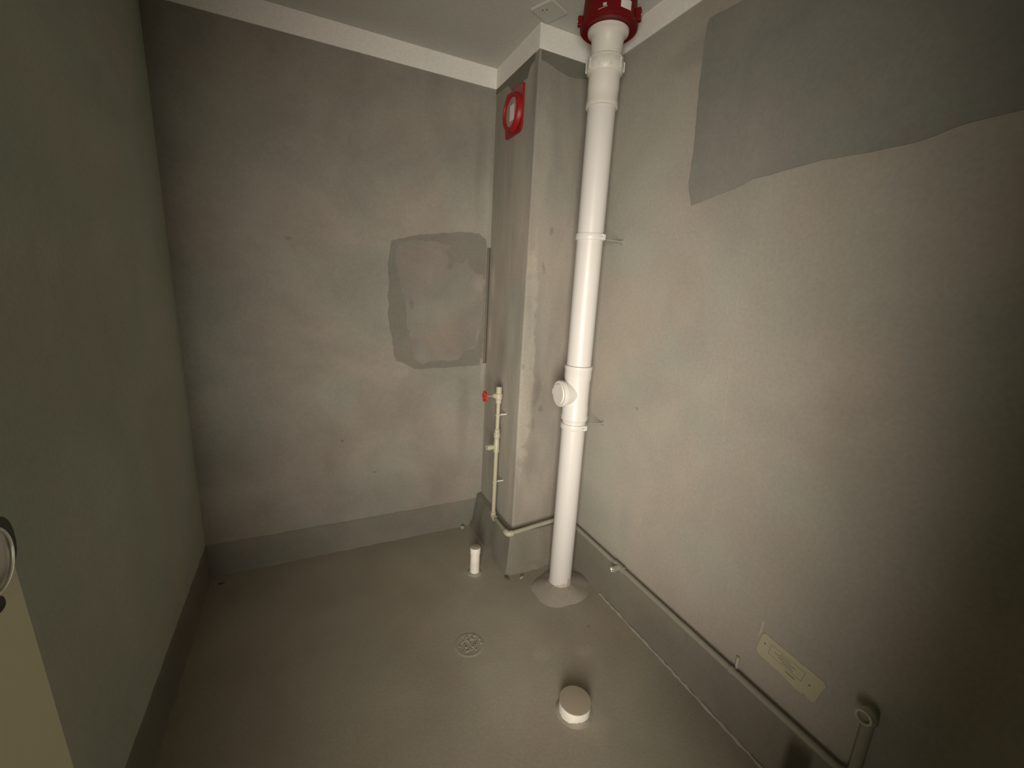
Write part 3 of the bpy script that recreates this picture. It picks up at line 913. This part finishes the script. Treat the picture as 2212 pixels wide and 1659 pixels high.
# ------------------------------------------------------------------ blank cover plate on the ceiling
cpl = thing('ceiling_cover_plate', 'square white blank cover plate on the ceiling beside the red sleeve', 'cover plate', (0.915, 1.705, ZC))
pc = [Vector((0.853, 1.728)), Vector((0.897, 1.622)), Vector((0.978, 1.690)), Vector((0.934, 1.786))]
bm = bmesh.new()
ctr = sum(pc, Vector((0, 0))) / 4
e1 = (pc[1] - pc[0]).normalized()
ang = math.atan2(e1.y, e1.x)
s_ = 0.053
add_box(bm, (-s_, -s_, -0.012), (s_, s_, 0.0), 0.004)
bmesh.ops.rotate(bm, verts=bm.verts[:], cent=(0, 0, 0), matrix=Matrix.Rotation(ang, 3, 'Z'))
bmesh.ops.translate(bm, verts=bm.verts[:], vec=(ctr.x, ctr.y, ZC))
obj('plate', bm, 'plate', cpl)
for q in ((0.004, 0.020), (0.016, 0.008)):
    c_ = ctr - Vector((q[0] + 0.012, q[1] - 0.010))
    lathe('screw_hole', (c_.x, c_.y, ZC - 0.0115), (0, 0, -1), [(0, 0.0030), (0.0008, 0.0030)], 'dark', cpl, 12)

# ------------------------------------------------------------------ open door leaf on the left
DX = -0.400
dr = bpy.data.objects.new('door_1', None)
COL.objects.link(dr)
dr.location = (DX, 0.0, 0.0)
dr['kind'] = 'structure'
dr['label'] = 'olive beige door leaf folded open against the left wall'
bm = bmesh.new()
lean = math.tan(math.radians(3.5))
def ey(z):
    return 0.858 - lean * z
# the leaf hangs slightly out of true on its hinges
for za, zb in ((0.012, 2.04),):
    pts = [(0.03, za), (ey(za), za), (ey(zb), zb), (0.03, zb)]
    f0 = [bm.verts.new((DX, y, z)) for y, z in pts]
    f1 = [bm.verts.new((DX - 0.038, y, z)) for y, z in pts]
    bm.faces.new(f0)
    bm.faces.new(f1[::-1])
    for i in range(4):
        bm.faces.new((f0[i], f0[(i + 1) % 4], f1[(i + 1) % 4], f1[i]))
    bmesh.ops.bevel(bm, geom=bm.edges[:], offset=0.002, segments=2, affect='EDGES')
leaf = obj('leaf', bm, 'door', dr)
HY, HZ = 0.730, 1.068
def oval(bm, x, ry, rz, n=48):
    return [bm.verts.new((x, HY + ry * math.copysign(abs(math.cos(k * 2 * PI / n)) ** 0.8, math.cos(k * 2 * PI / n)), HZ + rz * math.copysign(abs(math.sin(k * 2 * PI / n)) ** 0.8, math.sin(k * 2 * PI / n)))) for k in range(n)]
def oval_loft(name, prof, mat, parent):
    bm = bmesh.new()
    rings = [oval(bm, x, ry, rz) for x, ry, rz in prof]
    for i in range(len(rings) - 1):
        for k in range(48):
            bm.faces.new((rings[i][k], rings[i][(k + 1) % 48], rings[i + 1][(k + 1) % 48], rings[i + 1][k]))
    bm.faces.new(rings[0][::-1])
    bm.faces.new(rings[-1])
    return obj(name, bm, mat, parent, smooth=True)
hd = oval_loft('handle_rose', [(DX, 0.043, 0.047), (DX + 0.010, 0.043, 0.047), (DX + 0.012, 0.040, 0.044), (DX + 0.014, 0.020, 0.022)], 'chrome', dr)
hd['label'] = 'oval chrome rose of the door handle'
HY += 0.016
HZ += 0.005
gk = oval_loft('rose_shadow', [(DX - 0.001, 0.047, 0.046), (DX + 0.007, 0.047, 0.046), (DX + 0.009, 0.044, 0.043)], 'black', hd)  # dark disc modelled in place of the shadow cast beside the rose
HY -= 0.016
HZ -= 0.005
bm = bmesh.new()
n = 64
add_tube(bm, [(DX + 0.0125, HY + 0.0415 * math.cos(k * 2 * PI / n), HZ + 0.0455 * math.sin(k * 2 * PI / n)) for k in range(n + 1)], 0.0022, 8)
obj('bright_rim', bm, 'chrome_rim', hd, smooth=True)
lathe('thumb_turn', (DX, HY - 0.004, HZ - 0.060), (1, 0, 0), [(0, 0.011), (0.012, 0.011), (0.014, 0.008)], 'black', hd, 20)
